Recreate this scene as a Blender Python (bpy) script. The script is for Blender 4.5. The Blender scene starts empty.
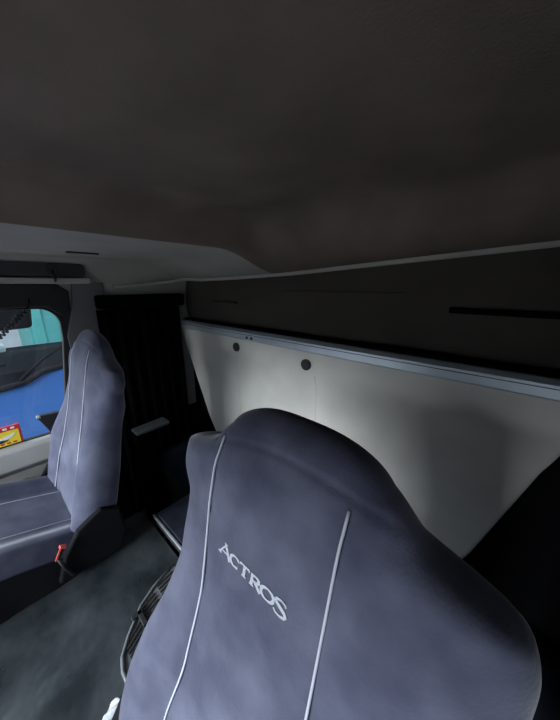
import bpy, bmesh, math, random
from mathutils import Vector, Matrix
random.seed(4)
SC = bpy.context.scene
COL = SC.collection
PI = math.pi

# ------------------------------------------------------------------ materials
def mat(name, col, rough=0.8, metal=0.0, spec=0.5, var=0.0, vscale=8.0, col2=None, bump=0.0, bscale=60.0, sheen=0.0, coat=0.0, stretch=None):
    m = bpy.data.materials.new(name); m.use_nodes = True
    nt = m.node_tree; b = nt.nodes['Principled BSDF']
    b.inputs['Base Color'].default_value = (*col, 1); b.inputs['Roughness'].default_value = rough
    b.inputs['Metallic'].default_value = metal; b.inputs['Specular IOR Level'].default_value = spec
    if sheen: b.inputs['Sheen Weight'].default_value = sheen; b.inputs['Sheen Roughness'].default_value = .4
    if coat: b.inputs['Coat Weight'].default_value = coat
    tc = nt.nodes.new('ShaderNodeTexCoord'); src = tc.outputs['Object']
    if stretch:
        mp = nt.nodes.new('ShaderNodeMapping'); mp.inputs['Scale'].default_value = stretch
        nt.links.new(src, mp.inputs['Vector']); src = mp.outputs['Vector']
    if col2 is not None or var:
        n = nt.nodes.new('ShaderNodeTexNoise'); n.inputs['Scale'].default_value = vscale; n.inputs['Detail'].default_value = 5
        nt.links.new(src, n.inputs['Vector'])
        r = nt.nodes.new('ShaderNodeValToRGB')
        c2 = col2 if col2 is not None else tuple(min(1, c * (1 + var)) for c in col)
        c1 = col if col2 is not None else tuple(c * (1 - var) for c in col)
        r.color_ramp.elements[0].position = .36; r.color_ramp.elements[1].position = .66
        r.color_ramp.elements[0].color = (*c1, 1); r.color_ramp.elements[1].color = (*c2, 1)
        nt.links.new(n.outputs['Fac'], r.inputs['Fac']); nt.links.new(r.outputs['Color'], b.inputs['Base Color'])
    if bump:
        n2 = nt.nodes.new('ShaderNodeTexNoise'); n2.inputs['Scale'].default_value = bscale; n2.inputs['Detail'].default_value = 3
        nt.links.new(src, n2.inputs['Vector'])
        bp = nt.nodes.new('ShaderNodeBump'); bp.inputs['Strength'].default_value = bump; bp.inputs['Distance'].default_value = .01
        nt.links.new(n2.outputs['Fac'], bp.inputs['Height']); nt.links.new(bp.outputs['Normal'], b.inputs['Normal'])
    return m

def glass_mat(name, tint=(1, 1, 1), gloss=.06):
    m = bpy.data.materials.new(name); m.use_nodes = True
    nt = m.node_tree; nt.nodes.remove(nt.nodes['Principled BSDF'])
    out = nt.nodes['Material Output']
    t = nt.nodes.new('ShaderNodeBsdfTransparent'); t.inputs['Color'].default_value = (*tint, 1)
    g = nt.nodes.new('ShaderNodeBsdfGlossy'); g.inputs['Roughness'].default_value = .02
    mx = nt.nodes.new('ShaderNodeMixShader'); mx.inputs['Fac'].default_value = gloss
    nt.links.new(t.outputs[0], mx.inputs[1]); nt.links.new(g.outputs[0], mx.inputs[2]); nt.links.new(mx.outputs[0], out.inputs['Surface'])
    return m

M = {}
M['velour'] = mat('velour', (.054, .058, .094), 1.0, spec=.1, col2=(.104, .110, .160), vscale=10, bump=.10, bscale=240, sheen=.35)
M['skirt'] = mat('skirt', (.005, .005, .007), .9, spec=.2)
M['piping'] = mat('piping', (.46, .48, .56), .6)
M['thread'] = mat('thread', (.42, .44, .50), .7, bump=.3, bscale=300)
M['seam'] = mat('seam', (.03, .03, .05), .9)
M['bunk'] = mat('bunk_fabric', (.47, .46, .43), .95, spec=.15, col2=(.58, .57, .54), vscale=3.5, bump=.12, bscale=220)
M['alu'] = mat('alu', (.50, .57, .64), .42, metal=.55, var=.04, vscale=20)
M['dark_metal'] = mat('dark_metal', (.03, .03, .035), .5)
M['black'] = mat('black_plastic', (.012, .012, .013), .55)
M['rubber'] = mat('rubber', (.010, .010, .011), .7)
M['curtain'] = mat('curtain', (.004, .004, .005), 1.0, spec=.0, var=.2)
M['head'] = mat('headliner_brown', (.175, .143, .127), .97, spec=.1, var=.14, vscale=5, bump=.1, bscale=260)
M['lining'] = mat('headliner_grey', (.40, .385, .36), .95, spec=.1, var=.06, vscale=5, bump=.08, bscale=260)
M['rearlin'] = mat('rear_lining', (.066, .059, .052), .95, spec=.12, var=.1, vscale=4, bump=.08, bscale=200)
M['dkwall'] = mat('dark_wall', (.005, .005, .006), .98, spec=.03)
M['trim'] = mat('grey_trim', (.40, .395, .38), .55, var=.04, bump=.06, bscale=320)
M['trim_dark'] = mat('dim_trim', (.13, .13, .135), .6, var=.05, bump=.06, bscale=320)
M['vinyl'] = mat('vinyl', (.016, .021, .024), .27, spec=.8, col2=(.052, .061, .067), vscale=6, bump=.8, bscale=7)
M['floorm'] = mat('floor_mat', (.015, .016, .017), .7)
M['tray'] = mat('grey_tray', (.13, .14, .147), .5, var=.1, vscale=30)
M['cloth'] = mat('white_cloth', (.42, .44, .48), .9, var=.05, bump=.3, bscale=60)
M['navy'] = mat('navy_cloth', (.018, .021, .034), .95, spec=.1, var=.3, vscale=12)
M['locker'] = mat('locker_grey', (.028, .032, .036), .6, var=.2, vscale=10)
M['pale'] = mat('pale_edge', (.24, .25, .26), .5, var=.15, vscale=30)
M['red'] = mat('red_plastic', (.75, .10, .07), .4)
M['yellow'] = mat('yellow_card', (.90, .72, .04), .5)
M['redc'] = mat('red_card', (.62, .03, .03), .5)
M['white'] = mat('white_print', (.85, .85, .82), .6)
M['blue'] = mat('blue_paint', (.022, .085, .26), .35, spec=.4, col2=(.028, .10, .30), vscale=2)
M['teal'] = mat('teal_paint', (.075, .33, .30), .5, var=.12, vscale=3)
M['teal2'] = mat('pale_teal', (.34, .66, .64), .5, var=.08, vscale=3)
M['dash'] = mat('dash', (.008, .009, .010), 1.0, spec=.06)
M['seatgrey'] = mat('pale_seat', (.30, .33, .36), .7, var=.1)
M['ghost'] = glass_mat('lorry_glass', (.80, .88, .90), .015)
M['pane'] = glass_mat('pane_glass', (.95, .97, .97), .03)
M['asphalt'] = mat('concrete_yard', (.38, .37, .36), .9, var=.2, vscale=6)
M['concrete'] = mat('concrete', (.50, .51, .52), .85, var=.08, vscale=3)
M['lamp'] = mat('lamp_lens', (.75, .80, .82), .15)

# ------------------------------------------------------------------ helpers
def link_mesh(name, verts, faces, m, parent=None, smooth=True, bevel=0, sub=0):
    me = bpy.data.meshes.new(name); me.from_pydata([tuple(v) for v in verts], [], faces); me.update()
    return finish(name, me, m, parent, smooth, bevel, sub)

def finish(name, me, m, parent=None, smooth=True, bevel=0, sub=0):
    bm = bmesh.new(); bm.from_mesh(me)
    bmesh.ops.remove_doubles(bm, verts=bm.verts, dist=1e-6)
    bmesh.ops.recalc_face_normals(bm, faces=bm.faces); bm.to_mesh(me); bm.free()
    o = bpy.data.objects.new(name, me); COL.objects.link(o)
    for mm in (m if isinstance(m, (list, tuple)) else [m]): me.materials.append(mm)
    if parent: o.parent = parent
    for p in me.polygons: p.use_smooth = smooth
    if bevel:
        b = o.modifiers.new('b', 'BEVEL'); b.width = bevel; b.segments = 3; b.limit_method = 'ANGLE'; b.angle_limit = math.radians(35)
    if sub:
        s = o.modifiers.new('s', 'SUBSURF'); s.levels = sub; s.render_levels = sub
    return o

class MB:
    def __init__(s): s.v = []; s.f = []
    def add(s, v, f):
        n = len(s.v); s.v += [tuple(q) for q in v]; s.f += [tuple(i + n for i in q) for q in f]; return s
    def box(s, x0, x1, y0, y1, z0, z1):
        v = [(x, y, z) for x in (x0, x1) for y in (y0, y1) for z in (z0, z1)]
        return s.add(v, [(0, 1, 3, 2), (4, 6, 7, 5), (0, 4, 5, 1), (2, 3, 7, 6), (0, 2, 6, 4), (1, 5, 7, 3)])
    def prism(s, poly, ax, a, b):
        """poly: 2D points in the plane normal to axis ax; extruded from a to b"""
        def mk(p, t):
            q = list(p); q.insert(ax, t); return tuple(q)
        n = len(poly); v = [mk(p, a) for p in poly] + [mk(p, b) for p in poly]
        f = [tuple(range(n)), tuple(range(2 * n - 1, n - 1, -1))] + [(i, (i + 1) % n, n + (i + 1) % n, n + i) for i in range(n)]
        return s.add(v, f)
    def tube(s, pts, r, seg=8):
        pts = [Vector(p) for p in pts]; n = len(pts); v = []; up = None
        for i, p in enumerate(pts):
            t = (pts[min(i + 1, n - 1)] - pts[max(i - 1, 0)]).normalized()
            if up is None: up = t.orthogonal().normalized()
            up = (up - t * up.dot(t)).normalized(); bt = t.cross(up)
            rr = r[i] if isinstance(r, (list, tuple)) else r
            v += [p + (up * math.cos(a) + bt * math.sin(a)) * rr for a in [2 * PI * k / seg for k in range(seg)]]
        f = [(i * seg + k, i * seg + (k + 1) % seg, (i + 1) * seg + (k + 1) % seg, (i + 1) * seg + k) for i in range(n - 1) for k in range(seg)]
        f += [tuple(range(seg - 1, -1, -1)), tuple(range((n - 1) * seg, n * seg))]
        return s.add(v, f)
    def cyl(s, c, ax, r, h, seg=24, r2=None):
        pts = []
        for t, rr in ((-h / 2, r), (h / 2, r if r2 is None else r2)):
            for k in range(seg):
                q = [rr * math.cos(2 * PI * k / seg), rr * math.sin(2 * PI * k / seg)]; q.insert(ax, t)
                pts.append((c[0] + q[0], c[1] + q[1], c[2] + q[2]))
        f = [(k, (k + 1) % seg, seg + (k + 1) % seg, seg + k) for k in range(seg)] + [tuple(range(seg)), tuple(range(2 * seg - 1, seg - 1, -1))]
        return s.add(pts, f)
    def grid(s, fn, nu, nv):
        v = [fn(i / nu, j / nv) for i in range(nu + 1) for j in range(nv + 1)]; w = nv + 1
        return s.add(v, [(i * w + j, i * w + j + 1, (i + 1) * w + j + 1, (i + 1) * w + j) for i in range(nu) for j in range(nv)])
    def build(s, name, m, parent=None, smooth=False, bevel=0, sub=0):
        return link_mesh(name, s.v, s.f, m, parent, smooth, bevel, sub)

def plate(name, loops, m, mtx, depth, parent=None, smooth=False, bevel=0):
    """2D outline (first loop) with holes (other loops), given a thickness; mtx maps its plane into the place"""
    cu = bpy.data.curves.new(name, 'CURVE'); cu.dimensions = '2D'; cu.fill_mode = 'BOTH'; cu.extrude = depth / 2
    for lp in loops:
        sp = cu.splines.new('POLY'); sp.points.add(len(lp) - 1)
        for p, q in zip(sp.points, lp): p.co = (q[0], q[1], 0, 1)
        sp.use_cyclic_u = True
    o = bpy.data.objects.new('tmp', cu); COL.objects.link(o)
    me = bpy.data.meshes.new_from_object(o.evaluated_get(bpy.context.evaluated_depsgraph_get()))
    bpy.data.objects.remove(o); bpy.data.curves.remove(cu)
    me.transform(mtx); me.materials.clear()
    return finish(name, me, m, parent, smooth, bevel)

def frame(o, u, v):
    u = Vector(u); v = Vector(v); n = u.cross(v)
    return Matrix(((u.x, v.x, n.x, o[0]), (u.y, v.y, n.y, o[1]), (u.z, v.z, n.z, o[2]), (0, 0, 0, 1)))

def tag(o, label, cat, group=None, kind=None):
    o['label'] = label; o['category'] = cat
    if group: o['group'] = group
    if kind: o['kind'] = kind
    return o
def structure(o): o['kind'] = 'structure'; return o
def thing(name, loc, label, cat, group=None):
    o = bpy.data.objects.new(name, None); COL.objects.link(o); o.location = loc; o.empty_display_size = .1
    o.matrix_world = Matrix.Translation(loc)
    return tag(o, label, cat, group)
def at(par, *objs):
    """parts built in the place's coordinates are hung on their thing without moving"""
    for o in objs:
        if par.type == 'EMPTY': o.data.transform(Matrix.Translation(-par.location))
        o.parent = par
    return objs[0]
def rounded(x0, x1, y0, y1, r, n=6, rs=None):
    rs = rs or [r] * 4; out = []
    for (cx, cy, a0), rr in zip(((x1, y1, 0), (x0, y1, 90), (x0, y0, 180), (x1, y0, 270)), rs):
        sx = -1 if cx == x1 else 1; sy = -1 if cy == y1 else 1
        for k in range(n + 1):
            a = math.radians(a0 + 90 * k / n); out.append((cx + sx * rr + rr * math.cos(a), cy + sy * rr + rr * math.sin(a)))
    return out
def sstep(a, b, x):
    t = max(0, min(1, (x - a) / (b - a))); return t * t * (3 - 2 * t)

# ------------------------------------------------------------------ camera (f = 275 px on a 720 px frame)
cam = bpy.data.cameras.new('camera'); co = bpy.data.objects.new('camera', cam); COL.objects.link(co); SC.camera = co
F_PX = 275.0; cam.sensor_fit = 'VERTICAL'; cam.sensor_height = 36; cam.lens = F_PX / 720 * 36; cam.clip_start = .005; cam.clip_end = 200
p = math.atan(75 / F_PX); a = math.radians(47.9)
hf = Vector((-math.cos(a), math.sin(a), 0)); R = Vector((math.sin(a), math.cos(a), 0)); Z = Vector((0, 0, 1))
Fw = hf * math.cos(p) - Z * math.sin(p); Up = hf * math.sin(p) + Z * math.cos(p)
co.matrix_world = Matrix(((R.x, Up.x, -Fw.x, 0), (R.y, Up.y, -Fw.y, 0), (R.z, Up.z, -Fw.z, 1.55), (0, 0, 0, 1)))

# ------------------------------------------------------------------ cab shell
XL, XR, YF, YR = -1.75, .36, -1.05, 1.0
structure(MB().box(XL - .06, XR + .06, YF - .06, YR + .06, .02, .06).build('floor', M['floorm']))

def roof_seam(x):   # height at which roof lining meets the rear wall
    return 1.652 + .058 * x if x > -.9 else 1.600 + .030 * (x + .9)
def low(x, y):
    zl = 1.682
    k = sstep(-1.655, -1.765, x); zl -= .128 * k
    s = roof_seam(x); k = sstep(.66, 1.0, y)
    return zl * (1 - k) + s * k
def roof(x, y):
    d = sstep(-.935, -.80, x) * (1 - sstep(.74, .97, y))
    return low(x, y) + .098 * d
nx, ny = 150, 120
X0, X1, Y0, Y1 = XL, XR, YF, YR
g = MB().grid(lambda u, v: (X0 + (X1 - X0) * u, Y0 + (Y1 - Y0) * v, roof(X0 + (X1 - X0) * u, Y0 + (Y1 - Y0) * v)), nx, ny)
g.grid(lambda u, v: (X0 + (X1 - X0) * u, Y0 + (Y1 - Y0) * v, 1.86), 1, 1)
ce = g.build('ceiling', [M['lining'], M['head']], smooth=True)
for pl in ce.data.polygons:   # brown fleece inside the raised middle, grey lining on the lower rim
    c = pl.center
    pl.material_index = 1 if (c.x > -.925 and not (c.z > 1.8)) else 0
structure(ce)

# rear wall: upper lining + dark lower lining
wr = MB(); wr.box(XL - .06, XR + .06, YR, YR + .06, .05, 1.30)
structure(wr.build('wall_rear', M['dkwall']))
def rw(u, v):
    x = XL - .02 + (XR + .04 - XL) * u; z0 = 1.29; z1 = roof_seam(x) + .012
    return (x, YR + .004 - .02 * math.sin(PI * v) + .05 * (1 - sstep(0, .18, v)), z0 + (z1 - z0) * v)
up = MB().grid(rw, 60, 24).build('upper_lining', M['rearlin'], None, True)
at(bpy.data.objects['wall_rear'], up)
def bar(name, x0, x1, z0, z1, y, m, bev=.003):
    o = MB().box(x0, x1, y - .012, y + .02, z0, z1).build(name, m, None, False, bev); return o
h1 = thing('grab_recess', (.0, .975, 1.478), 'long black recessed handle slot in rear lining above the bunk rail', 'handle')
at(h1, bar('slot', -.185, .30, 1.468, 1.484, .975, M['curtain']))
h2 = thing('vent_slot', (-1.3, .975, 1.45), 'short black slot in rear lining above far end of bunk rail', 'vent')
at(h2, bar('slot', -1.42, -1.20, 1.452, 1.460, .976, M['black'], .002))
sm = MB().tube([(-.86 + .54 * t / 10, .977, 1.524) for t in range(11)], .0022, 6).build('trim_2', M['rearlin']); structure(sm)
# soft lip along the roof seam
path = [(.34, .985), (0, .985), (-.4, .985), (-.8, .985), (-1.2, .98), (-1.5, .965), (-1.64, .93), (-1.705, .84), (-1.735, .72), (-1.738, .55)]
structure(MB().tube([(x, y, roof(x, y) - .004 if i < 7 else 1.578 - .013 * (i - 6)) for i, (x, y) in enumerate(path)], .011, 10).build('trim_1', M['lining'], None, True))

# right wall
FR = frame((XR + .03, 0, 0), (0, 1, 0), (0, 0, 1)); RW = rounded(-.86, .10, .812, 1.446, .08)
structure(plate('wall_right', [[(YF - .06, .05), (YR + .06, .05), (YR + .06, 1.84), (YF - .06, 1.84)], RW], M['dkwall'], FR, .06))
structure(plate('window_3', [rounded(-.88, .12, .792, 1.466, .09)], M['pane'], FR, .004))

# front wall with the windscreen opening (behind the camera)
W = [(-XR - .06, .05), (-XL + .06, .05), (-XL + .06, 1.84), (-XR - .06, 1.84)]
structure(plate('wall_front', [W, rounded(-XR + .12, -XL - .10, .74, 1.45, .10)], M['trim_dark'], frame((0, YF - .03, 0), (-1, 0, 0), (0, 0, 1)), .06))
ws = plate('window_2', [rounded(-XR + .10, -XL - .08, .72, 1.47, .10)], M['pane'], frame((0, YF - .03, 0), (-1, 0, 0), (0, 0, 1)), .004); structure(ws)

# left wall with the door window
def win(o=0.0):
    pts = [(-.86 - o, .812 - o), (.150 + o * .9, .812 - o), (.236 + o, .966), (.281 + o, 1.29)]
    cx, cz, r = .205, 1.362, .078 + o
    for k in range(9):
        t = math.radians(-8 + 90 * k / 8 + 6 * (k / 8)); pts.append((cx + r * math.cos(t), cz + r * math.sin(t)))
    pts += [(-.60, 1.446 + o), (-.86 - o, 1.30)]
    return pts
FL = frame((XL - .03, 0, 0), (0, 1, 0), (0, 0, 1))
structure(plate('wall_left', [[(YF - .06, .05), (YR + .06, .05), (YR + .06, 1.84), (YF - .06, 1.84)], win(.03)], M['trim'], FL, .06))
fr = plate('window_1', [win(.075), win(0.0)], M['rubber'], frame((XL + .004, 0, 0), (0, 1, 0), (0, 0, 1)), .026, None, False, .005); structure(fr)
gl = plate('pane', [win(.02)], M['pane'], FL, .004); gl.parent = fr
hd = plate('header_band', [[(-.9, 1.45), (.24, 1.45), (.30, 1.40), (.335, 1.44), (.34, 1.52), (.30, 1.555), (-.9, 1.56)]], M['rubber'], frame((XL + .012, 0, 0), (0, 1, 0), (0, 0, 1)), .030, None, False, .006); hd.parent = fr
# door card below the window: ledge, panel and the dark pocket
dr = MB().prism([(XL - .005, .808), (XL + .045, .806), (XL + .060, .790), (XL + .062, .70), (XL + .03, .665), (XL - .005, .665)], 1, -.98, .34).build('door_1', M['trim'], None, False, .006)
structure(dr)
pk = MB().prism([(XL, .67), (XL + .030, .665), (XL + .034, .36), (XL, .36)], 1, -.98, .34).build('door_panel', M['trim'], None, False, .004); pk.parent = dr
po = plate('door_pocket', [rounded(-.42, .055, .50, .622, .045)], M['black'], frame((XL + .038, 0, 0), (0, 1, 0), (0, 0, 1)), .014, None, False, .004); po.parent = dr
# pillar trim behind the door and the dark slot above it
structure(plate('trim_3', [[(.315, .70), (.30, 1.30), (.345, 1.45), (.36, 1.56), (.50, 1.56), (.49, .70)]], M['trim_dark'], frame((XL + .010, 0, 0), (0, 1, 0), (0, 0, 1)), .022, None, False, .005))
structure(plate('trim_4', [rounded(-.95, .415, 1.588, 1.648, .02)], M['dark_metal'], frame((XL + .060, 0, 0), (0, 1, 0), (0, 0, 1)), .016, None, False, .004))
structure(MB().box(XL + .0, XL + .085, -.95, .43, 1.556, 1.582).build('trim_5', M['lining'], None, False, .008))
hk = thing('coat_hook', (XL + .075, .285, 1.60), 'small black coat hook hanging in the slot above the door window', 'hook')
at(hk, MB().box(XL + .066, XL + .078, .272, .298, 1.595, 1.645).build('hook_plate', M['black'], None, False, .003),
   MB().tube([(XL + .076, .285, 1.615), (XL + .092, .285, 1.60), (XL + .106, .284, 1.585), (XL + .108, .284, 1.572), (XL + .098, .284, 1.566), (XL + .09, .285, 1.572)], .005, 8).build('hook_arm', M['black'], None, True))
vs = thing('ceiling_slot', (-1.43, .36, 1.68), 'thin dark slot in the pale lower roof lining near the door', 'vent')
at(vs, MB().box(-1.445, -1.425, .300, .415, 1.676, 1.681).build('slot', M['dark_metal'], None, False, .002))

structure(MB().box(XL, XL + .008, .345, YR, .06, .70).build('shade_plate', M['dkwall']))  # added black plate: shade on the lower wall behind the door, put in as colour

# ------------------------------------------------------------------ seats
WK = [-.62, -.5, -.42, -.3, -.2, -.12, -.05, .01, .06, .10, .14, .18]
AK = [.320, .335, .326, .286, .2511, .2408, .2537, .2567, .2838, .2762, .1785, .1474]
WT, B0, BT, TILT, PIV = .2283, .10, .0497, math.radians(14.0), 0.0
def pchip(x):
    xk, yk = WK, AK
    x = min(max(x, xk[0]), xk[-1]); n = len(xk)
    h = [xk[i + 1] - xk[i] for i in range(n - 1)]; m = [(yk[i + 1] - yk[i]) / h[i] for i in range(n - 1)]
    d = [m[0]] + [0 if m[i - 1] * m[i] <= 0 else 3 * (h[i - 1] + h[i]) / ((2 * h[i] + h[i - 1]) / m[i - 1] + (h[i] + 2 * h[i - 1]) / m[i]) for i in range(1, n - 1)] + [m[-1]]
    i = 0
    while i < n - 2 and x > xk[i + 1]: i += 1
    t = (x - xk[i]) / h[i]
    return (1 + 2 * t) * (1 - t) ** 2 * yk[i] + t * (1 - t) ** 2 * h[i] * d[i] + t * t * (3 - 2 * t) * yk[i + 1] + t * t * (t - 1) * h[i] * d[i + 1]
def sec(w):
    w1 = WT - .09; q = min(1, max(0, (w - w1) / (WT - w1))); rd = math.sqrt(max(1 - q ** 2.4, 0))
    k = min(1, max(0, (w + .05) / (WT + .05))); bc = B0 + (BT - B0) * k
    return pchip(min(w, .18)) * rd ** .8, bc, bc * rd
NS = 2.7
AR = .280   # the outer side of the near backrest stays full below the shoulder
def side_w(aw, w, s):
    if not AR or s <= 0: return aw
    return aw + max(0, AR + .006 + .04 * sstep(.04, -.20, w) - aw) * sstep(.105, .055, w)
def sgnp(x, e): return math.copysign(abs(x) ** e, x)
def bolster(u, w, d, front):
    """side wings that stand forward of the middle of the backrest, below the shoulders"""
    k = sstep(.10, .26, abs(u)) * sstep(.02, -.30, w)
    return d + .0576 * k * front
def crease(u, w):
    return 0
def to_world(u, w, d, X0=0.0):
    T0 = math.radians(14.0); wp = -.53   # the backrest reclines about its foot
    return (X0 + u, .19 + math.sin(T0) * wp + math.sin(TILT) * (w - wp) - math.cos(TILT) * d, 1.153 + math.cos(T0) * wp + math.cos(TILT) * (w - wp) + math.sin(TILT) * d)
def front_d(u, w):
    aw, bc, b = sec(w); aw = side_w(aw, w, u); c = min(1, abs(u) / max(aw, 1e-6)); s = (1 - c ** NS) ** (1 / NS)
    return bolster(u, w, -bc + b * s, 1)
def lin(xs, ys, x):
    if x <= xs[0]: return ys[0]
    for i in range(len(xs) - 1):
        if x <= xs[i + 1]:
            t = (x - xs[i]) / (xs[i + 1] - xs[i]); t = t * t * (3 - 2 * t) * .5 + t * .5; return ys[i] + (ys[i + 1] - ys[i]) * t
    return ys[-1]
def pip_u(s, w):
    return .108 if s > 0 else lin([-.62, -.388, -.245, -.10, .052, .157], [-.160, -.147, -.123, -.1125, -.1245, -.1265], w)
def make_backrest():
    nw, nt = 130, 128; v = []; f = []
    for i in range(nw + 1):
        w = -.62 + (WT - .0004 + .62) * (1 - (1 - i / nw) ** 1.8)
        aw, bc, b = sec(w)
        for k in range(nt):
            t = 2 * PI * k / nt
            u = side_w(aw, w, math.cos(t)) * sgnp(math.cos(t), 2 / NS); d = -bc + b * sgnp(math.sin(t), 2 / NS)
            d = bolster(u, w, d, max(0, min(1, math.sin(t) + .35)))
            # stitched seams: groove along both pipings and the arched seam under the top cap
            if math.sin(t) > 0:
                g = math.exp(-((u - pip_u(1 if u > 0 else -1, w)) / .0045) ** 2) * sstep(.175, .15, w) * .004
                arch = .182 - 1.3 * (u - .02) ** 2
                if abs(u) < .16: g += math.exp(-((w - arch) / .005) ** 2) * .0032
                d -= g
            v.append(to_world(u, w, d))
    for i in range(nw):
        for k in range(nt): f.append((i * nt + k, i * nt + (k + 1) % nt, (i + 1) * nt + (k + 1) % nt, (i + 1) * nt + k))
    f.append(tuple(range(nt))); f.append(tuple(range(nw * nt, (nw + 1) * nt)))
    return link_mesh('backrest', v, f, M['velour'])
SEAT_O = Vector((0, .12, .06))
# cushion: rounded pad rising to the front
def cush(u, y):   # top height of the cushion at lateral u and fore-aft y
    return .618 - .30 * (y - .11) * sstep(-.75, -.1, y) + .0 - (.10 * sstep(-.28, -.48, y)) + .030 * sstep(.13, .215, abs(u)) - .05 * sstep(.225, .27, abs(u)) ** 2
def make_cushion():
    mb = MB(); nu, nv = 56, 48; ya, yb = -.44, .165
    def top(i, j):
        u = -.262 + .524 * i; y = ya + (yb - ya) * j; return (u, y, cush(u, y))
    mb.grid(top, nu, nv)
    bot = .515
    def side(s):
        return lambda i, j: (s * .262, ya + (yb - ya) * i, bot + (cush(.262, ya + (yb - ya) * i) - bot) * j)
    mb.grid(side(1), nv, 4); mb.grid(side(-1), nv, 4)
    for y in (ya, yb): mb.grid(lambda i, j, y=y: (-.262 + .524 * i, y, bot + (cush(-.262 + .524 * i, y) - bot) * j), nu, 4)
    mb.grid(lambda i, j: (-.262 + .524 * i, ya + (yb - ya) * j, bot), nu, nv)
    return mb.build('cushion', M['velour'], None, True)
def ribbon(mb, pts, half, off, flip=1):
    """flat stitched stroke laid on the backrest: pts are (u, w, halfwidth)"""
    n = len(pts); L = []
    for i, q in enumerate(pts):
        a_ = pts[max(i - 1, 0)]; b_ = pts[min(i + 1, n - 1)]
        t = Vector((b_[0] - a_[0], b_[1] - a_[1])).normalized(); nn = Vector((-t.y, t.x)); hw = q[2] if len(q) > 2 else half
        for s in (1, -1):
            u, w = q[0] + nn.x * hw * s, q[1] + nn.y * hw * s
            L.append(to_world(u, w, front_d(u, w) + off)); L.append(to_world(u, w, front_d(u, w) - .001))
    f = []
    for i in range(n - 1):
        p0, p1 = i * 4, i * 4 + 4
        f += [(p0, p0 + 2, p1 + 2, p1), (p0, p1, p1 + 1, p0 + 1), (p0 + 2, p0 + 3, p1 + 3, p1 + 2)]
    f += [(0, 1, 3, 2), ((n - 1) * 4, (n - 1) * 4 + 2, (n - 1) * 4 + 3, (n - 1) * 4 + 1)]
    mb.add(L, f)
def seg(p0, p1, h0, h1=None, n=6):
    h1 = h0 if h1 is None else h1
    return [(p0[0] + (p1[0] - p0[0]) * k / n, p0[1] + (p1[1] - p0[1]) * k / n, h0 + (h1 - h0) * k / n) for k in range(n + 1)]
def arc(cx, cy, rx, ry, a0, a1, thick, thin, n=20):
    out = []
    for k in range(n + 1):
        t = math.radians(a0 + (a1 - a0) * k / n); out.append((cx + rx * math.cos(t), cy + ry * math.sin(t), thin + (thick - thin) * abs(math.cos(t))))
    return out
def make_lettering():
    mb = MB(); H = .024; tk, tn = .0026, .0013
    S = []
    # A (taller, with a swept left foot)
    x = -.0735
    S += [seg((x + .000, .001), (x + .0145, H + .004), tn, tn), seg((x + .0130, H + .004), (x + .0255, -.002), tk, tk), seg((x + .0055, .009), (x + .0195, .009), tn, tn), seg((x - .003, .001), (x + .005, .001), tn), seg((x + .010, H + .0042), (x + .0165, H + .0042), tn)]
    # C
    S += [arc(-.0365, H / 2, .0105, H / 2 - .001, 50, 310, tk, tn), seg((-.0292, H - .002), (-.0288, H - .0075), tn)]
    # T
    S += [seg((-.0255, H - .001), (-.0065, H - .001), tn * 1.2), seg((-.016, H), (-.016, 0), tk), seg((-.0205, .0008), (-.0115, .0008), tn), seg((-.0252, H), (-.0256, H - .005), tn), seg((-.0068, H), (-.0064, H - .005), tn)]
    # R
    S += [seg((.000, H), (.000, 0), tk), seg((-.004, .0008), (.0045, .0008), tn), seg((-.003, H - .001), (.006, H - .001), tn), arc(.006, H * .74, .0072, H * .24, 90, -90, tk, tn, 14), seg((.006, H * .5), (.000, H * .5), tn), seg((.0055, H * .5), (.0175, -.0005), tk)]
    # O
    S += [arc(.0292, H / 2, .0112, H / 2 - .0008, 0, 360, tk, tn, 28)]
    # S (taller)
    cx, top, bt = .0525, H + .003, -.005
    q = [(.0080, .80, tn), (.0055, .93, tn), (.000, .985, tn), (-.0065, .93, tk * .8), (-.0088, .80, tk), (-.0065, .66, tk), (.000, .54, tk * 1.1), (.0065, .41, tk), (.0090, .25, tk), (.0065, .09, tk * .8), (-.001, .015, tn), (-.0075, .06, tn), (-.0105, .19, tn)]
    S += [[(cx + a_, bt + (top - bt) * b_, c_) for a_, b_, c_ in q]]
    for s in S: ribbon(mb, [(u * 1.02 - .0045, (w - .012) * .68, h) for u, w, h in s], .002, .0012)
    return mb.build('lettering', M['thread'])
def make_piping(s):
    pts = []
    for i in range(60):
        w = .161 - (.161 + .58) * i / 59; u = pip_u(s, w)
        pts.append(to_world(u, w, front_d(u, w) + .0006))
    return MB().tube(pts, .0019, 8).build('piping', M['piping'], None, True)
def make_cushion_piping(s):
    pts = []
    for i in range(40):
        y = .10 - .50 * i / 39; u = s * .1145
        pts.append((u, y, cush(u, y) + .001))
    return MB().tube(pts, .0019, 8).build('piping', M['piping'], None, True)
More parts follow.
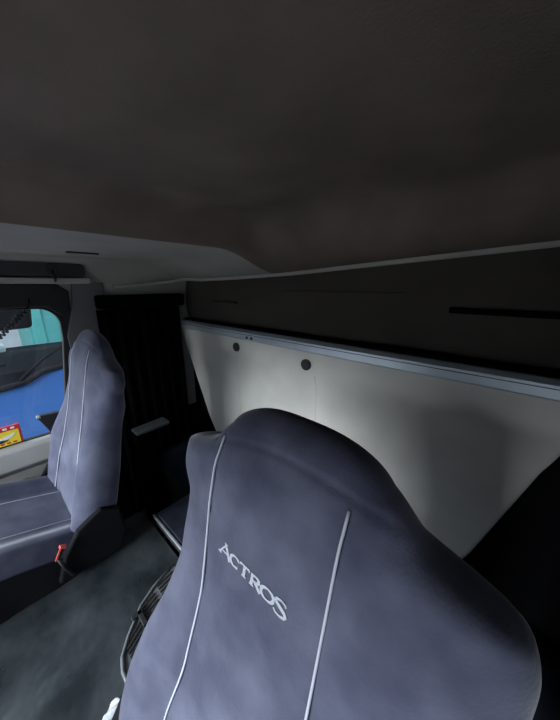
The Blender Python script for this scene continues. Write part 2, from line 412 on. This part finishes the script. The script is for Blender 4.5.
def make_seat(label, letters=True):
    root = thing('truck_seat', SEAT_O, label, 'seat', None)
    at(root, make_backrest(), make_cushion(), make_piping(1), make_piping(-1), make_cushion_piping(1), make_cushion_piping(-1))
    if letters: at(root, make_lettering())
    b = MB().prism([(-.262, .60), (-.262, .50), (-.185, .44), (-.185, .061), (.185, .061), (.185, .44), (.262, .50), (.262, .60)], 1, -.40, .175)
    at(root, MB().prism([(-.40, .50), (.17, .50), (.20, .42), (.16, .10), (-.34, .10), (-.40, .40)], 0, -.165, .165).build('seat_base', M['skirt'], None, False, .012))
    # dark skirt of the cover hanging down both sides of the cushion
    for s in (1, -1):
        at(root, MB().grid(lambda i, j, s=s: (s * (.2660 + .002 * math.sin(i * 22) * j), -.43 + .60 * i, (cush(.262, -.43 + .60 * i) - .030) * (1 - j) + .5035 * j), 40, 8).build('side_skirt', M['skirt'], None, True))
        # hinge cover between backrest and cushion
        at(root, MB().prism([(-.03, .53), (.17, .52), (.20, .60), (.19, .71), (.13, .745), (.05, .70), (.0, .62)], 0, s * .264, s * .290).build('hinge_cover', M['skirt'], None, False, .008))
    return root
near = make_seat('large blue-grey velour truck seat with lettering filling the foreground')
near.location = SEAT_O + Vector((-.2194, 0, 0))
AK[:6] = [.262, .270, .275, .272, .2511, .2408]; B0, BT, TILT, AR = .070, .040, math.radians(13.3), 0
far = make_seat('blue-grey velour truck seat beside the side window, seen from its side', False)
far.location = SEAT_O + Vector((-1.35, .048, 0))
for o in (near, far): o['group'] = 'matching cab seats'
# near seat: dark belt opening low on the right side
def patch(u0, u1, w0, w1, name, m, off):
    mb = MB(); mb.grid(lambda i, j: Vector(to_world(u0 + (u1 - u0) * i, w0 + (w1 - w0) * j, front_d(u0 + (u1 - u0) * i, w0 + (w1 - w0) * j) + off * math.sin(PI * min(1, max(0, i))) + .0006)) + Vector((near.location.x, 0, 0)), 10, 10)
    return mb.build(name, m, None, True)

pr = MB().prism([(.176, -.022), (.192, .006), (.210, .002), (.206, -.03)], 2, -.001, .006)
AK[:6] = [.320, .335, .326, .286, .2511, .2408]; B0, BT, TILT, AR = .10, .0497, math.radians(14.0), .280
pv = [to_world(u, w, front_d(u, w) + t) for u, w, t in pr.v]
clip = link_mesh('belt_guide', pv, pr.f, M['black'], None, False, .002); at(near, clip); clip.data.transform(Matrix.Translation((0, 0, 0)))
# far seat: red belt buckle low at the side, belt webbing
fx = far.location.x
bk = thing('belt_buckle', (fx + .28, .05, .60), 'small red-topped seat belt buckle at the side of the far seat', 'buckle')
at(bk, MB().prism([(.024, .648), (.042, .682), (.054, .677), (.036, .642)], 0, fx + .294, fx + .305).build('buckle_body', M['black'], None, False, .003),
   MB().prism([(.040, .684), (.044, .692), (.061, .683), (.057, .676)], 0, fx + .292, fx + .307).build('release_button', M['red'], None, False, .002),
   MB().prism([(.022, .650), (.039, .684), (.045, .682), (.028, .648)], 0, fx + .3055, fx + .309).build('red_edge', M['red'], None, False, .001),
   MB().tube([(fx + .299, .032, .648), (fx + .298, .042, .60), (fx + .296, .06, .545)], .006, 8).build('stalk', M['black'], None, True))

# ------------------------------------------------------------------ between the seats
ZT = .50
def tun(i, j):
    x = -1.18 + .73 * i; y = -1.04 + 1.40 * j
    z = ZT - .05 * sstep(.93, 1, i) + .003 * math.sin(11 * x + 5 * y) * math.sin(7 * y)
    return (x, y, z)
tb = MB().grid(tun, 60, 90)
tb.box(-1.178, -.452, -1.038, .358, .062, .44)
em = tag(tb.build('engine_cover', M['vinyl'], None, True), 'dark grey-green vinyl engine cover between the two seats', 'engine cover')
# slotted plastic tray by the near seat
tr = thing('slotted_tray', (-.6, .17, ZT), 'grey plastic tray with rows of slots beside the near seat', 'tray')
outl = [(-.845, .330), (-.818, .240), (-.790, .185), (-.733, .125), (-.695, .095), (-.66, .085), (-.565, .085), (-.565, .330)]
at(tr, MB().prism(outl, 2, .505, .520).build('base', M['tray'], None, False, .005))
sl = MB()
def edge_x(y):   # the tray's outer edge
    for (xa, ya), (xb, yb) in zip(outl, outl[1:]):
        if min(ya, yb) <= y <= max(ya, yb) and ya != yb: return xa + (xb - xa) * (y - ya) / (yb - ya)
    return -.5
for (ya, yb) in ((.110, .165), (.182, .232), (.248, .310)):
    for k in range(9):
        xa = edge_x((ya + yb) / 2) + .012 + k * .0135
        if xa > -.58: break
        dx = (edge_x(yb) - edge_x(ya)) * .5 / 2
        sl.add([(xa - dx, ya, .5205), (xa + .0065 - dx, ya, .5205), (xa + .0065 + dx, yb, .5205), (xa + dx, yb, .5205),
                (xa - dx, ya, .5235), (xa + .0065 - dx, ya, .5235), (xa + .0065 + dx, yb, .5235), (xa + dx, yb, .5235)],
               [(0, 1, 2, 3), (4, 5, 6, 7), (0, 1, 5, 4), (1, 2, 6, 5), (2, 3, 7, 6), (3, 0, 4, 7)])
so = sl.build('slots', M['black']); at(tr, so)
at(tr, MB().box(-.775, -.72, .166, .180, .518, .530).box(-.775, -.76, .148, .180, .518, .530).build('clip', M['black'], None, False, .002),
   MB().tube([(x, y, .521) for x, y in outl[:7]], .0055, 8).build('rim', M['tray'], None, True))
# crumpled white cloth
def cl(i, j):
    t = i; cx = -.630 + .06 * t; cy = .048 - .10 * t
    x = cx + .055 * j; y = cy + .03 * j
    z = .505 + .018 * math.sin(PI * j) * (1 + .35 * math.sin(15 * t + 3 * j)) + .006 * math.sin(31 * t + 9 * j)
    return (x, y, max(.5035, z))
tag(MB().grid(cl, 50, 24).build('cloth', M['cloth'], None, True), 'crumpled white cloth tucked beside the near seat cushion', 'cloth')
bpy.data.objects['cloth'].modifiers.new('t', 'SOLIDIFY').thickness = .002

# locker behind the engine cover, with pale front edge; lower bunk
lk = thing('storage_locker', (-.70, .50, .06), 'low dark storage locker with pale front edge behind the engine cover', 'locker')
at(lk, MB().box(-1.115, -.30, .376, .60, .07, .535).build('body', M['locker'], None, False, .006),
   MB().box(-1.118, -.297, .369, .380, .531, .540).build('front_edge', M['pale'], None, False, .003),
   MB().box(-1.10, -.31, .384, .595, .536, .552).build('lid', M['navy'], None, False, .004),
   MB().cyl((-1.02, .372, .47), 1, .012, .010, 20).build('latch', M['pale']))
bb = thing('lower_bunk', (-.7, .8, .06), 'dark navy lower bunk along the rear wall under the pale upper bunk', 'bunk')
at(bb, MB().box(-1.66, .32, .63, .99, .07, .44).build('bunk_base', M['locker'], None, False, .01),
   MB().grid(lambda i, j: (-1.66 + 1.98 * i, .61 + .35 * j, .45 + .125 * (math.sin(PI * min(1, max(0, j))) ** .25) * (math.sin(PI * i) ** .12 if 0 < i < 1 else 0) + .004 * math.sin(20 * i + 4 * j)), 60, 20).build('mattress', M['navy'], None, True))
ls = thing('wall_ledge', (-1.6, .50, .80), 'dim grey plastic ledge on the side wall behind the far seat', 'ledge')
at(ls, MB().prism([(.50, .70), (.70, .70), (.70, .725), (.50, .717)], 0, -1.66, -1.57).build('ledge_top', M['tray'], None, False, .008),
   MB().prism([(.505, .07), (.60, .07), (.60, .699), (.505, .699)], 0, -1.66, -1.585).build('ledge_front', M['curtain'], None, False, .008))

# ------------------------------------------------------------------ upper bunk, stowed upright
ub = thing('upper_bunk', (-.8, .95, .6), 'pale grey fabric upper bunk board folded up against the rear wall', 'bunk')
RT = 1.283
bp = plate('board', [[(-1.765, RT), (.155, RT), (.150, 1.20), (.095, 1.06), (-.01, .70), (-.05, .60), (-1.41, .60), (-1.48, .70)]], M['bunk'], frame((0, .955, 0), (1, 0, 0), (0, 0, 1)), .05, None, False, .012)
at(ub, bp)
rl = MB().prism([(.915, 1.278), (.928, 1.272), (.955, 1.272), (.955, 1.324), (.936, 1.324), (.915, 1.314)], 0, -1.745, .31).build('rail', M['alu'], None, False, .002)
gr = MB().box(-1.744, .309, .9136, .918, 1.3035, 1.3058).build('rail_groove', M['dark_metal'])
at(ub, rl); gr.parent = rl; gr.data.transform(Matrix.Translation(-ub.location))
for x in (-1.055, -1.02):
    s_ = MB().cyl((x, .914, 1.290), 1, .0075, .005, 16).build('screw', M['dark_metal']); s_.data.transform(Matrix.Translation(-ub.location)); s_.parent = rl
for x, z, r in ((-1.158, 1.224, .024), (-.685, 1.216, .025)):
    at(ub, MB().cyl((x, .926, z), 1, r, .010, 28).cyl((x, .922, z), 1, r * .72, .008, 28, r * .6).build('plug', M['black'], None, False, .001))
for x0, x1 in ((-1.165, -1.12), (-.64, -.60)):
    at(ub, MB().tube([(x0 + (x1 - x0) * t / 12 + .004 * math.sin(t), .9325, 1.17 - .55 * t / 12) for t in range(13)], .0042, 10).build('seam', M['bunk'], None, True))
at(ub, MB().tube([(-1.74 + 2.04 * t / 20, .97, 1.325 + .002 * math.sin(t)) for t in range(21)], .012, 8).build('mattress_edge', M['curtain'], None, True))

# ------------------------------------------------------------------ curtains
def drape(name, x0, y0, x1, y1, zt, zb, label, amp=.018, folds=7, taper=0.0):
    d = Vector((x1 - x0, y1 - y0, 0)); n = Vector((-d.y, d.x, 0)).normalized()
    def fn(i, j):
        q = Vector((x0, y0, zt + (zb - zt) * j)) + d * (i * (1 - taper * j))
        return q + n * amp * math.sin(2 * PI * folds * i + .4 * math.sin(5 * j)) * (.5 + .5 * j)
    o = MB().grid(fn, 120, 30).build(name, M['curtain'], None, True)
    m_ = o.modifiers.new('t', 'SOLIDIFY'); m_.thickness = .004
    return tag(o, label, 'curtain')
drape('curtain', -1.715, .440, -1.70, .90, 1.420, .09, 'black curtain bunched behind the far seat, left of the pale bunk', .012)
hb = thing('curtain_track', (-1.7, .7, 1.49), 'black padded valance over the bunched curtain behind the far seat', 'valance')
at(hb, MB().box(-1.745, -1.665, .445, .93, 1.425, 1.497).build('valance', M['curtain'], None, False, .012))
drape('curtain', .19, .56, .335, .90, 1.20, .60, 'black curtain at the right end of the pale bunk board', .014, 5)

# ------------------------------------------------------------------ by the side window
def coil():
    pts = []; A = Vector((-1.62, -.10, 1.225)); B = Vector((-1.62, .155, 1.445)); n = 300
    ax = (B - A).normalized(); u = ax.orthogonal().normalized(); v = ax.cross(u)
    for k in range(n + 1):
        t = k / n; c = A + (B - A) * t + Vector((0, 0, -.018 * math.sin(PI * t)))
        a_ = 2 * PI * 22 * t; pts.append(c + (u * math.cos(a_) + v * math.sin(a_)) * .0085)
    return pts
tag(MB().tube(coil() + [Vector((-1.63, .165, 1.455)), Vector((-1.67, .18, 1.48)), Vector((-1.722, .185, 1.49))], .0036, 6).build('coiled_cord', M['black'], None, True), 'black coiled cord hanging in front of the side window', 'cord')
bx = thing('flat_packet', (XL + .03, 0, .812), 'yellow packet with red border propped at the foot of the side window', 'packet')
at(bx, MB().box(XL - .002, XL + .010, -.20, .047, .8115, .905).build('packet_face', M['redc'], None, False, .002))
pm = MB().box(XL + .010, XL + .0112, -.20, .038, .813, .882).build('yellow_panel', M['yellow']); at(bx, pm)
at(bx, MB().prism([(-.06, .842), (.0, .862), (.026, .868), (.012, .850), (-.02, .838), (-.05, .828)], 0, XL + .0112, XL + .0124).build('pale_shape', M['white']))
at(bx, MB().prism([(-.06, .836), (-.03, .844), (.0, .838), (-.03, .828)], 0, XL + .0124, XL + .0132).build('dark_shape', M['dark_metal']))
mb_ = MB()
for k in range(8): mb_.box(XL + .010, XL + .0112, -.17 + .026 * k, -.155 + .026 * k, .889, .899)
at(bx, mb_.build('print_row', M['white']))
mb_ = MB()
for k in range(6): mb_.box(XL + .0112, XL + .0120, -.10 + .022 * k, -.086 + .022 * k, .818, .826)
at(bx, mb_.build('small_print', M['redc']))
bk2 = thing('plastic_bracket', (XL + .07, .14, .81), 'black wedge-shaped plastic bracket on the window ledge beside the far seat', 'bracket')
at(bk2, MB().prism([(.108, .918), (.122, .930), (.20, .925), (.21, .81), (.155, .809), (.118, .905)], 0, XL + .025, XL + .055).build('bracket_body', M['black'], None, False, .004),
   MB().box(XL + .025, XL + .057, .108, .125, .918, .927).build('bracket_tip', M['pale'], None, False, .003))

# ------------------------------------------------------------------ outside the window
structure(MB().box(-40, 30, -30, 30, -1.32, -1.30).build('ground', M['asphalt']))
LX = -3.2
lo = thing('blue_lorry', (LX - .8, .0, -1.30), 'blue lorry cab with dark windscreen parked outside the window', 'lorry')
# front panel: blue, rising to the windscreen base with a curved scuttle line
def fp(i, j):
    y = -1.5 + 3.0 * i; z = -1.0 + (.70 + .02 * sstep(-.4, .0, y) + .08 * sstep(.15, .40, y) + 1.0) * j
    return (LX + .05 * math.sin(PI * i) - .03 * j * j, y, z)
m_ = MB().grid(fp, 40, 20); body = m_.build('front_panel', M['blue'], None, True)
body.modifiers.new('t', 'SOLIDIFY').thickness = -.03
at(lo, body)
at(lo, MB().prism([(-1.5, -1.0), (1.5, -1.0), (1.5, .60), (-1.5, .55)], 0, LX - 1.6, LX - .14).build('cab_lower', M['blue'], None, False, .03),
   MB().prism([(LX - 1.6, 1.95), (LX - .45, 1.95), (LX - .38, 2.05), (LX - 1.5, 2.15)], 1, -1.5, 1.5).build('cab_roof', M['blue'], None, False, .03),
   MB().grid(lambda i, j: (LX - .10 - .33 * j + .05 * math.sin(PI * i), -1.36 + 2.66 * i, .52 + 1.46 * j), 20, 10).build('windscreen', M['ghost'], None, True),
   MB().prism([(LX - .10, .80), (LX - .22, .96), (LX - .55, .96), (LX - .55, .40), (LX - .05, .40)], 1, -1.30, .62).build('dashboard', M['dash'], None, False, .03),
   MB().tube([(LX + .01, -1.40, .66), (LX + .045, -.5, .68), (LX + .045, .05, .715), (LX + .045, .19, .735), (LX + .03, .32, .80), (LX + .0, .6, .83), (LX - .04, 1.2, .85)], .026, 8).build('scuttle', M['dash'], None, True))
for (ya, za, yb, zb) in ((.16, .76, .52, 1.00), (-.52, .74, .10, .90)):
    w_ = MB().tube([(LX + .05, ya, za), (LX - .01, (ya + yb) / 2, (za + zb) / 2 + .02), (LX - .06, yb, zb)], .014, 6).build('wiper', M['dash'], None, True); at(lo, w_)
at(lo, MB().prism([(-.42, .78), (.11, .80), (.15, 1.03), (.08, 1.06), (-.42, 1.10)], 0, LX - .40, LX - .30).build('seat', M['seatgrey'], None, False, .05),
   MB().prism([(.34, .80), (.58, .84), (.62, .93), (.40, .92)], 0, LX - .30, LX - .20).build('binnacle', M['seatgrey'], None, False, .04),
   MB().prism([(.06, 1.20), (.31, 1.21), (.33, 1.40), (.10, 1.42)], 0, LX + .06, LX + .18).build('mirror', M['dash'], None, False, .03),
   MB().tube([(LX - .12, 1.36, .55), (LX - .45, 1.30, 2.0)], .06, 8).build('pillar', M['blue'], None, True))
for y in (-.9, .9):
    at(lo, MB().cyl((LX - .8, y, -.82), 1, .46, .28, 32).build('wheel', M['rubber'], None, False, .03))
# teal containers beyond
def container(y0, y1, z0, z1, x, m, label):
    c = thing('shipping_container', (x, (y0 + y1) / 2, z0), label, 'container')
    def rib(i, j):
        y = y0 + (y1 - y0) * i; k = (i * 14) % 1.0
        return (x + (.06 if .15 < k < .55 else 0), y, z0 + (z1 - z0) * j)
    at(c, MB().grid(rib, 168, 2).build('ribbed_side', m), MB().box(x - 2.4, x - .01, y0, y1, z0, z1).build('box', m),
       MB().box(x - .02, x + .09, y0 - .05, y1 + .05, z1 - .12, z1 + .02).build('top_rail', M['teal']), MB().box(x - .02, x + .09, y0 - .05, y1 + .05, z0, z0 + .14).build('bottom_rail', M['teal']))
container(.72, 6.8, -1.30, 1.30, -7.6, M['teal'], 'teal ribbed container standing beyond the blue lorry outside the window')
wb = thing('white_building', (-14, -3, -1.3), 'pale grey building wall in the distance outside the window', 'building')
at(wb, MB().box(-15, -14, -14, 2.0, -1.3, 3.0).build('wall', M['concrete']), MB().box(-15.1, -13.9, -14.1, 2.1, 3.0, 3.15).build('parapet', M['trim']))

# ------------------------------------------------------------------ light: daylight
w = bpy.data.worlds.new('sky'); SC.world = w; w.use_nodes = True
nt = w.node_tree; bg = nt.nodes['Background']
tc = nt.nodes.new('ShaderNodeTexCoord'); sp = nt.nodes.new('ShaderNodeSeparateXYZ'); rp = nt.nodes.new('ShaderNodeValToRGB')
nt.links.new(tc.outputs['Generated'], sp.inputs[0]); nt.links.new(sp.outputs['Z'], rp.inputs['Fac']); nt.links.new(rp.outputs['Color'], bg.inputs['Color'])
rp.color_ramp.elements[0].position = 0; rp.color_ramp.elements[0].color = (.80, .86, .95, 1)
rp.color_ramp.elements[1].position = .6; rp.color_ramp.elements[1].color = (.50, .62, .85, 1)
bg.inputs['Strength'].default_value = 1.7
def area(name, loc, tgt, sx, sy, power, col):
    l = bpy.data.lights.new(name, 'AREA'); l.shape = 'RECTANGLE'; l.size = sx; l.size_y = sy; l.energy = power; l.color = col
    o = bpy.data.objects.new(name, l); COL.objects.link(o); o.location = loc
    o.rotation_euler = (Vector(tgt) - Vector(loc)).to_track_quat('-Z', 'Y').to_euler(); return o
area('windscreen_daylight', (-1.1, -4.2, 2.2), (-.5, .9, .9), 3.2, 1.2, 600, (.92, .95, 1.0))
area('side_window_daylight', (-3.2, -1.6, 2.3), (-1.1, .1, .65), 3.0, 1.1, 85, (.82, .89, 1.0))
sl_ = bpy.data.lights.new('sun', 'SUN'); sl_.energy = 6.5; sl_.angle = math.radians(2); sl_.color = (1, .94, .86)
so_ = bpy.data.objects.new('sun', sl_); COL.objects.link(so_); so_.rotation_euler = Vector((.02, -.55, -.83)).to_track_quat('-Z', 'Y').to_euler()
SC.view_settings.view_transform = 'Standard'; SC.view_settings.look = 'None'; SC.view_settings.gamma = 1; SC.view_settings.use_curve_mapping = False
SC.view_settings.exposure = 0.0
try:
    SC.cycles.use_denoising = True; SC.cycles.max_bounces = 8; SC.cycles.transparent_max_bounces = 8
except Exception: pass
